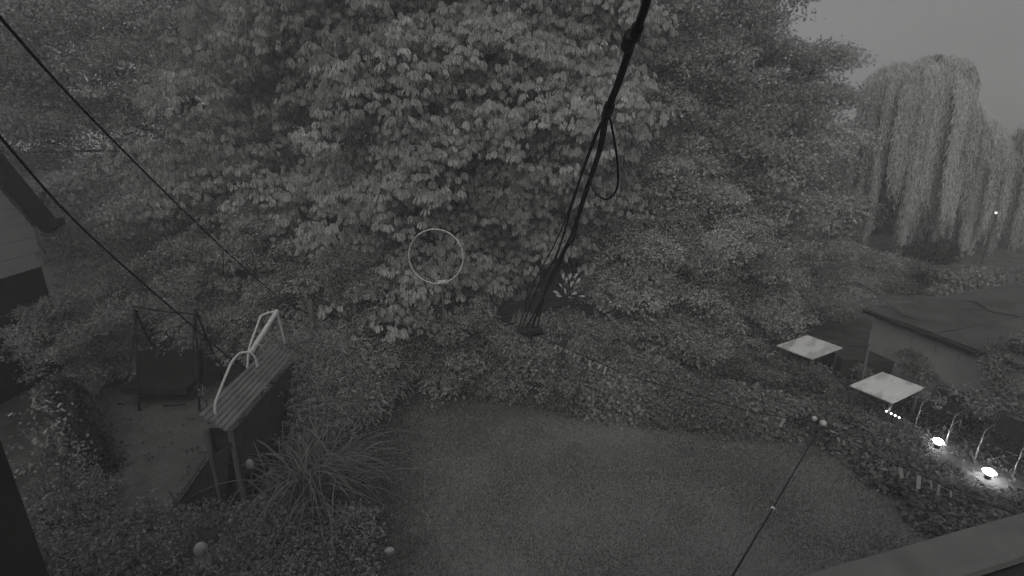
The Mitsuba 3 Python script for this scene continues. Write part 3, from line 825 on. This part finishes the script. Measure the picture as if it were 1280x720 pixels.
# ------------------------------------------------------------------ ring on a pole
rp = thing('ring_pole', 'thin white ring standing upright on a slim pole before the drooping tree', 'ring')
Y = 10.3
cc = at_y(545, 321, Y)
R = 34 * ((cc - EYE) @ np.array([0, CP, -SP])) / 640
th = np.linspace(0, 2 * np.pi, 65)
ring = cc + np.c_[np.cos(th) * R, th * 0, np.sin(th) * R * 1.03]
part(rp, 'ring', tube(ring, .014, 8, cap=False), 'white_metal', True)
bt = at_y(552, 353, Y)
part(rp, 'clamp', beam(bt + [-.07, 0, 0], bt + [.09, 0, .02], .07, .07), 'white_metal')
part(rp, 'pole', tube([np.array([bt[0] + .03, Y, 0]), bt], .022, 8), 'dull_metal', True)

# ------------------------------------------------------------------ pole with cable box, cables
Y = 10.2
j = at_y(663, 414, Y)
cp = thing('cable_pole', 'dark pole with a cable box on top among the shrubs', 'pole')
part(cp, 'pole', tube([np.array([j[0] - .02, Y, 0]), j + [0, 0, -.05]], .05, 10), 'dark_metal', True)
m = trimesh.creation.icosphere(3, 1.0); m.vertices *= (.75 + .5 * meshkit.noise(m.vertices * 2.2 + 3))[:, None] * np.array([.30, .12, .11]); m.apply_translation(j)
part(cp, 'box', m, 'dark_metal', True)


def sag(points, r, sides=8, n=8):
    return tube(smoothed(points, n), r, sides)


def cable(label, pts, r, name='overhead_cable', group=None):
    return whole(name, sag([at_y(*p) for p in pts], r), 'cable_rubber', label, 'cable', True, group)


cb = thing('cable_bundle', 'thick bundle of black cables hanging down from the top of the picture to the pole', 'cable')
trunk = [(812, -30, 1.9), (806, 8, 2.1), (788, 58, 2.5), (772, 105, 2.95), (757, 145, 3.4)]
ends = [j + [dx, 0, .05] for dx in (-.10, .02, -.2, -.26, .14)]
r3 = np.random.default_rng(3)
for i, (mids, r) in enumerate([
        ([(748, 190, 4.4), (728, 250, 5.9), (712, 300, 7.6), (690, 350, 9.3)], .020),
        ([(752, 180, 4.2), (738, 225, 5.2), (716, 290, 7.3), (700, 322, 8.2), (684, 358, 9.5)], .024),
        ([(740, 180, 4.2), (716, 252, 5.9), (695, 320, 7.8), (672, 360, 9.3), (658, 395, 9.9)], .015),
        ([(742, 178, 4.2), (722, 232, 5.4), (696, 300, 7.2), (668, 352, 9.0), (654, 392, 9.8)], .011),
        ([(753, 178, 4.2), (745, 205, 4.8), (724, 262, 6.2), (718, 296, 7.3), (704, 318, 8.1), (680, 372, 9.8)], .018)]):
    o = [(-4, 0), (4, 1), (0, 0), (-6, 1), (2, -3)][i]
    pts = [at_y(px + o[0] * .3, py, y) for px, py, y in trunk] + [at_y(*p) for p in mids] + [ends[i]]
    P_ = smoothed(pts, 8)
    part(cb, 'strand', tube(P_, r * np.interp(P_[:, 1], [1.9, 3.4, 5.5, 11], [.62, .72, .9, 1.1]), 8), 'cable_rubber', True)
part(cb, 'strand', sag([at_y(760, 135, 3.3), at_y(766, 165, 3.5), at_y(772, 205, 3.7), at_y(771, 236, 3.9), at_y(757, 249, 4.1), at_y(742, 238, 4.4), at_y(738, 222, 4.9)], .008), 'cable_rubber', True, label='slack loop hanging from the bundle')
for px, py, y, r in ((788, 45, 2.35, .030), (762, 132, 3.25, .034), (797, 34, 2.3, .026)):
    p = at_y(px, py, y)
    q = at_y(px - 4, py + 13, y + .1)
    part(cb, 'clamp', tube([p, q], r, 10), 'dark_metal', True)

cable('upper overhead cable crossing the left trees', [(-40, -22, 2.8), (0, 22, 3.2), (100, 133, 4.6), (213, 247, 6.8), (300, 330, 8.7), (357, 377, 9.9), (402, 400, 10.6)], .0105)
cable('lower overhead cable running from the left edge past the play frame', [(-40, 125, 3.0), (0, 171, 3.5), (110, 292, 5.2), (240, 407, 7.3), (300, 456, 8.2), (372, 495, 8.9), (440, 520, 9.3)], .0105)
bx = thing('cable_splice', 'small dark splice box hanging on the upper overhead cable', 'cable box')
p = at_y(301, 337, 8.72)
part(bx, 'box', beam(p + [-.10, -.01, -.02], p + [.07, .08, -.14], .08, .12), 'dark_metal')
part(bx, 'lead', tube([at_y(279, 312, 8.2), at_y(279, 346, 8.3)], .006, 6), 'cable_rubber', True)
ln = [at_y(570, 380, 11.2), at_y(612, 394, 11.0), j + [0, -.1, .02], at_y(720, 441, 9.55), at_y(790, 470, 8.95), at_y(870, 494, 8.6), at_y(935, 513, 8.45), at_x(1022, 529, 5.95)]
rl = [at_x(1022, 529, 5.95), at_x(1048, 546, 6.0), at_x(1085, 565, 6.1), at_x(1127, 584, 6.2), at_x(1165, 600, 6.25), at_x(1200, 617, 6.3), at_x(1290, 650, 6.4)]
st = thing('tag_string', 'thin line of pale hanging tags strung along the far and right hedges', 'string')
part(st, 'line', join(sag(ln, .008, 6), sag(rl, .006, 6)), 'cable_rubber', True)


def poly_at(line, px):
    P = smoothed(line, 12)
    z = (P - EYE) @ np.array([0, CP, -SP])
    U = 640 + 640 * (P - EYE)[:, 0] / z
    return np.array([np.interp(px, U, P[:, a]) for a in range(3)])


rt = np.random.default_rng(8)
for line, xs in ((ln, [696, 702, 708, 714, 719, 726, 732, 738, 744, 751, 758, 934, 981]), (rl, [1047, 1055, 1083, 1104, 1125, 1137, 1149, 1163, 1174, 1189])):
    for px in xs:
        p = poly_at(line, px)
        big = 1.0 if px > 900 else .95
        L, W = big * rt.uniform(.07, .17), big * rt.uniform(.02, .045)
        if px in (981, 1125, 1149):
            L, W = .2, .062
        a = unit([rt.normal() * .22, rt.normal() * .2, -1])
        part(st, 'tag', beam(p + a * .015, p + a * (L + .015), W, .012, up=(0, 1, 0)), 'plastic_tag')

pp = thing('line_post', 'short pale post with two round white knobs at the right corner of the lawn', 'post')
t0 = at_x(1025, 533, 5.95)
part(pp, 'post', tube([np.array([t0[0] + .02, t0[1], 0]), t0], [.03, .026], 10), 'dull_metal', True)
for px, py, r in ((1029, 529, .062), (1018, 523, .048)):
    m = trimesh.creation.icosphere(3, r); m.apply_translation(at_x(px, py, 5.95 + (.02 if px > 1020 else -.03)))
    part(pp, 'knob', m, 'white_metal', True)
wl = thing('washing_line', 'dark taut line running from the post with white knobs towards the camera', 'line')
p1 = at_y(905, 738, 3.6)
w_ = [t0 + [0, -.03, 0], t0 * .66 + p1 * .34 + [0, 0, -.03], t0 * .33 + p1 * .67 + [0, 0, -.03], p1, p1 + (p1 - t0) * .35]
part(wl, 'line', sag(w_, .0105), 'cable_rubber', True)
q = smoothed(w_, 8)
zz = (q - EYE) @ np.array([0, CP, -SP]); U = 640 + 640 * q[:, 0] / zz
bp = np.array([np.interp(-966, -U, q[:, a]) for a in range(3)])
m = trimesh.creation.icosphere(2, .026); m.apply_translation(bp)
part(wl, 'bead', m, 'white_metal', True)


# ------------------------------------------------------------------ tables
def table(label, px, py, side, dep, rot, z=.75):
    k = thing('garden_table', label, 'table', 'white rectangular garden tables')
    c = at_z(px, py, z)
    R = T().translate([c[0], c[1], 0]).rotate([0, 0, 1], rot)
    n = 6
    for i in range(n):
        w = dep / n
        m = join(beam((-side / 2, -dep / 2 + w * (i + .5), z - .012), (side / 2, -dep / 2 + w * (i + .5), z - .012), w - .005, .024, bevel=.003))
        scene[part(k, 'slat', m, 'table_paint')]['to_world'] = R
    for sx in (-1, 1):
        for sy in (-1, 1):
            m = join(beam((sx * side * .42, sy * dep * .42, .0), (sx * side * .42, sy * dep * .42, z - .026), .05, .05, up=(0, 1, 0)))
            scene[part(k, 'leg', m, 'dull_metal')]['to_world'] = R
    for sy in (-1, 1):
        m = join(beam((-side * .42, sy * dep * .42, z - .06), (side * .42, sy * dep * .42, z - .06), .03, .06))
        scene[part(k, 'rail', m, 'dull_metal')]['to_world'] = R


table('white rectangular garden table farther back, next to the dark shrubs', 1012, 433, 1.28, .90, 30)
table('white rectangular garden table nearer, above the row of four small lights', 1109, 483, 1.26, .82, 29)
lb = at_y(1080, 474, 9.9)
whole('garden_pole', tube([np.array([lb[0], lb[1], 0]), at_y(1086, 430, 9.9)], .026, 10), 'old_timber', 'slim pale pole standing behind the nearer white table', 'pole', True)
dk = thing('planter', 'dark low planter box behind the farther white table', 'planter')
c = at_z(1068, 440, .55)
R = [np.array([c[0] + a, c[1] + b]) for a, b in ((-.55, -.4), (.6, -.55), (.7, .35), (-.45, .5))]
part(dk, 'box', prism(R, 0, .55), 'dark_cloth')

# ------------------------------------------------------------------ shed
zr = 1.55
s0, s1 = at_z(1094, 390, zr)[:2], at_z(1222, 437, zr)[:2]
dr_ = unit(s1 - s0)
s2 = s1 + dr_ * 2.2
nx = np.array([-dr_[1], dr_[0]])
if nx[0] < 0:
    nx = -nx
sh = thing('shed', 'low flat roofed shed with pale side wall and dark gutter at the right', 'shed')
dpt = 6.0
nb = 9
ln_ = np.linalg.norm(s2 - s0)
for i in range(nb):
    a, b = s0 + dr_ * (ln_ * i / nb + .004), s0 + dr_ * (ln_ * (i + 1) / nb - .004)
    part(sh, 'wall_panel', prism([a, b, b + nx * .06, a + nx * .06], 0, zr - .02), 'shed_wall')
part(sh, 'wall', prism([s0 + nx * .07 + dr_ * .01, s2 + nx * .07, s2 + nx * dpt, s0 + nx * dpt + dr_ * .01], 0, zr - .03), 'shed_wall')
o = -nx * .10 - dr_ * .12
u3 = lambda p, z: np.r_[p, z]
nsh = 6
for i in range(nsh):
    t0_, t1_ = i / nsh, (i + 1) / nsh
    a, b = s0 + o + dr_ * (t0_ * (ln_ + .2)), s0 + o + dr_ * (t1_ * (ln_ + .2) + .05)
    zz = .014 * (i % 2)
    part(sh, 'roof_sheet', sheet([u3(a, zr + zz), u3(b, zr + zz + .004), u3(b + nx * dpt, zr + .30 + zz + .004), u3(a + nx * dpt, zr + .30 + zz)], np.array([0, 0, .035])), 'roof_felt')
part(sh, 'gutter', beam(u3(s0 - nx * .14 - dr_ * .18, zr - .01), u3(s0 - nx * .14 + dr_ * (ln_ * .54), zr - .05), .11, .10), 'gutter_plastic')
fb = thing('fallen_branch', 'bare dark branch lying on the flat shed roof', 'branch')


def on_roof(px, py):
    """Point on the shed's sloping roof."""
    d = ray(px, py)
    n_ = np.cross(np.r_[dr_, 0], np.r_[nx, .30 / dpt])
    p0 = u3(s0 + o, zr + .06)
    return EYE + d * (np.dot(p0 - EYE, n_) / np.dot(d, n_)) + [0, 0, .02]


part(fb, 'limb', sag([on_roof(*p) for p in [(1208, 376), (1222, 379), (1232, 386), (1244, 391), (1275, 396)]], .022, 7), 'bark', True)
part(fb, 'twig', sag([on_roof(*p) for p in [(1196, 388), (1210, 386), (1226, 388), (1236, 388)]], .012, 6), 'bark', True)
fb2 = thing('fallen_branch', 'thin twig lying across the gutter corner of the flat shed', 'branch')
part(fb2, 'twig', sag([on_roof(*p) for p in [(1094, 383), (1112, 386), (1130, 395), (1150, 400)]], .012, 6), 'bark', True)
part(fb2, 'twig', sag([on_roof(*p) for p in [(1104, 382), (1116, 384), (1128, 393)]], .008, 6), 'bark', True)


# ------------------------------------------------------------------ lamps and chairs on the neighbour's terrace
scene['lamp_glow'] = {'type': 'diffuse', 'reflectance': {'type': 'rgb', 'value': [.7, .7, .7]}}


def lamp(label, px, py, w, power, yaw, chair_label, chair_dx):
    z = .13
    c = at_z(px, py, z)
    k = thing('garden_lamp', label, 'lamp', 'lit lamps on the terrace')
    m = trimesh.creation.icosphere(3, 1.0)
    m.vertices *= (1 + .35 * (meshkit.noise(m.vertices * 1.6 + 9) - .5))[:, None]; m.apply_scale([w * .45, w * .30, .065]); m.apply_transform(trimesh.transformations.rotation_matrix(yaw, [0, 0, 1])); m.apply_translation(c + [0, 0, -.01])
    kk = part(k, 'bulb', m, 'lamp_glow', True)
    scene[kk]['emitter'] = {'type': 'area', 'radiance': {'type': 'rgb', 'value': [power] * 3}}
    part(k, 'base', lathe([(0, 0), (.05, 0), (.05, z - .07), (.0, z - .07)], [c[0], c[1], 0]), 'dark_metal', 30)
    # tubular garden chair behind it
    ch = thing('garden_chair', chair_label, 'chair', 'tubular chairs on the terrace')
    o = np.array([c[0] + chair_dx[0], c[1] + chair_dx[1], 0])
    a = unit(np.array([-.85, -.5, 0]))        # facing direction (towards the lamp)
    s = np.array([-a[1], a[0], 0])
    up = np.array([0, 0, 1.0])
    W = .27
    for sg in (-1, 1):
        part(ch, 'leg', tube(smoothed([o + s * W * sg + a * .25, o + s * W * sg + a * .24 + up * .40, o + s * W * sg - a * .18 + up * .43], 5), .013, 8), 'dull_metal', True)
        part(ch, 'leg', tube([o + s * W * sg - a * .27, o + s * W * sg - a * .18 + up * .43], .013, 8), 'dull_metal', True)
        part(ch, 'armrest', tube(smoothed([o + s * W * sg + a * .24 + up * .41, o + s * W * sg + a * .2 + up * .62, o + s * W * sg - a * .2 + up * .64], 5), .012, 8), 'dull_metal', True)
    bk = [o - s * W - a * .18 + up * .43, o - s * W - a * .25 + up * .8, o - s * W * .8 - a * .28 + up * .92, o + s * W * .8 - a * .28 + up * .92, o + s * W - a * .25 + up * .8, o + s * W - a * .18 + up * .43]
    part(ch, 'back_frame', tube(smoothed(bk, 6), .010, 8), 'dark_metal', True)
    for i in range(5):
        t = -W + 2 * W * (i + .5) / 5
        part(ch, 'seat_slat', beam(o + s * t + a * .24 + up * .44, o + s * t - a * .18 + up * .44, .08, .012), 'dark_metal')
    part(ch, 'back_panel', sheet([o - s * W * .9 - a * .19 + up * .5, o + s * W * .9 - a * .19 + up * .5, o + s * W * .9 - a * .262 + up * .86, o - s * W * .9 - a * .262 + up * .86], a * -.006), 'dark_metal')


lamp('lit oval lamp left of its twin in front of a metal chair', 1173, 551, .20, 10, -.95, 'metal tube chair behind the left lit lamp', (.30, .42))
lamp('lit oval lamp nearest the right edge, the brightest', 1237, 589, .21, 14, -.95, 'metal tube chair behind the brightest lamp at the right edge', (.50, .34))
lr = thing('solar_light', 'row of four tiny lit bulbs in front of the nearer white table', 'light')
c = [at_z(px, py, .52) for px, py in ((1108, 514), (1114, 517), (1119, 519.5), (1124, 522))]
part(lr, 'bar', beam(c[0] + [-.04, 0, -.03], c[-1] + [.04, 0, -.03], .03, .02), 'dark_metal')
part(lr, 'stake', tube([(c[1] + c[2]) / 2 * [1, 1, 0], (c[1] + c[2]) / 2 + [0, 0, -.03]], .012, 8), 'dark_metal', True)
for p in c:
    m = trimesh.creation.icosphere(2, .020); m.apply_translation(p)
    kk = part(lr, 'bulb', m, 'lamp_glow', True)
    scene[kk]['emitter'] = {'type': 'area', 'radiance': {'type': 'rgb', 'value': [1.2] * 3}}
fl = thing('far_lamp', 'tiny lit lamp far away behind the right willow curtain', 'lamp')
p = at_y(1245, 266, 22.0)
m = trimesh.creation.icosphere(2, .05); m.apply_translation(p)
kk = part(fl, 'bulb', m, 'lamp_glow', True)
scene[kk]['emitter'] = {'type': 'area', 'radiance': {'type': 'rgb', 'value': [.5] * 3}}
part(fl, 'post', tube([p * [1, 1, 0], p - [0, 0, .05]], .012, 8), 'dark_metal', True)

# ------------------------------------------------------------------ small things at the left
gn = at_z(256, 708)
whole('garden_ornament', lathe([(0, 0), (.10, 0), (.115, .07), (.10, .16), (.06, .20), (.085, .26), (.09, .33), (.055, .39), (0, .41)], gn), 'pale_stone', 'pale rounded two lobed stone ornament among the weeds at the bottom left', 'ornament', True)
gl = thing('stake_globe', 'pale globe on a stake beside the play frame', 'ornament')
g0 = at_z(318, 632)
tp = at_y(312, 580, g0[1])
m = trimesh.creation.icosphere(3, .075); m.apply_scale([.8, .8, 1.15]); m.apply_translation(tp)
part(gl, 'globe', m, 'pale_stone', True)
part(gl, 'stake', tube([g0, tp - [0, 0, .06]], .014, 8), 'old_timber', True)
m = trimesh.creation.icosphere(3, .075); m.vertices *= (.85 + .4 * meshkit.noise(m.vertices * 14 + 5))[:, None] * np.array([1, .8, .75]); m.apply_translation(at_z(487, 692) + [0, 0, .04])
whole('stone', m, 'pale_stone', 'small pale stone at the lower left edge of the lawn', 'stone', True)
wp = at_y(387, 376, 10.0)
whole('wooden_post', beam(np.array([wp[0], 10.0, 0]), wp, .09, .09, up=(0, 1, 0)), 'old_timber', 'pale upright wooden post behind the play frame', 'post')
# leaning dead trunk with ivy
sp = thing('sapling', 'small sapling with pale shining leaves at the foot of the hanging cables', 'sapling')
rng = np.random.default_rng(95)
b0 = at_y(708, 372, 10.7)
part(sp, 'stem', limb(b0 * [1, 1, 0], at_y(709, 350, 10.7), .014, .006, rng), 'bark', True)
for px, py in [(697, 366), (702, 358), (700, 370), (708, 352), (712, 347), (714, 356), (720, 359), (717, 367), (726, 370), (707, 365), (722, 352), (711, 371), (704, 347), (719, 346)]:
    p = at_y(px, py, 10.65 + .12 * rng.normal())
    a = unit(p - b0 + [0, -.08, .05])
    v, f, c = leaves(OBOV4, p[None] - a * .07, a[None], unit(rng.normal(size=(1, 3)) * .25 + [0, -.55, .8]), np.array([.17]), np.array([.075]), np.array([.85]))
    part(sp, 'leaf', (v, f), 'leaf', color=c)
tr = thing('dead_trunk', 'dark leaning dead trunk with pale ivy leaves beside the bare ground', 'tree trunk')
rng = np.random.default_rng(91)
q0, q1 = at_z(132, 590), at_y(78, 478, 9.2)
part(tr, 'trunk', limb(q0, q1, .15, .09, rng, .5, 10, 7), 'dark_wall', True)
P = np.vstack([at_y(px, py, 7.6) + rng.normal(size=(16, 3)) * [.09, .14, .14] for px, py in [(40, 520), (48, 545), (32, 560), (25, 595), (75, 530), (98, 558), (60, 510), (70, 545), (108, 585)]])
v, f, c = foliage(rng, P, np.tile([.3, -.6, .6], (len(P), 1)), 2, .05, .075, .04, .27, LOBE, tonevar=.4)
part(tr, 'ivy', (v, f), 'leaf', color=c, stuff=True)
P = np.vstack([at_y(px, py, 7.4) + rng.normal(size=(90, 3)) * [.22, .25, .2] for px, py in [(45, 560), (60, 590), (80, 570), (30, 620), (90, 610), (60, 640)]])
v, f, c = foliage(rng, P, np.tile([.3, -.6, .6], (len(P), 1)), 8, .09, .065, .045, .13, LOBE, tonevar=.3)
tt = rng.random(420)[:, None]
P = q0 * (1 - tt) + q1 * tt + rng.normal(size=(420, 3)) * .15
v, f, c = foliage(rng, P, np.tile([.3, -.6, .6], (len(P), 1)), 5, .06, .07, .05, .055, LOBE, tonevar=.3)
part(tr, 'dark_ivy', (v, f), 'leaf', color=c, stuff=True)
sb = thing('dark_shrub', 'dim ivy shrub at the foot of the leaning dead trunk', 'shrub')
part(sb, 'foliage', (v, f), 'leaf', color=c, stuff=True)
for px in (50, 80):
    part(sb, 'stem', limb(at_z(px, 668), at_y(px, 590, 7.4), .03, .012, rng), 'bark', True)
print({k: int(v) for k, v in total.items()}, sum(total.values()), len(scene))
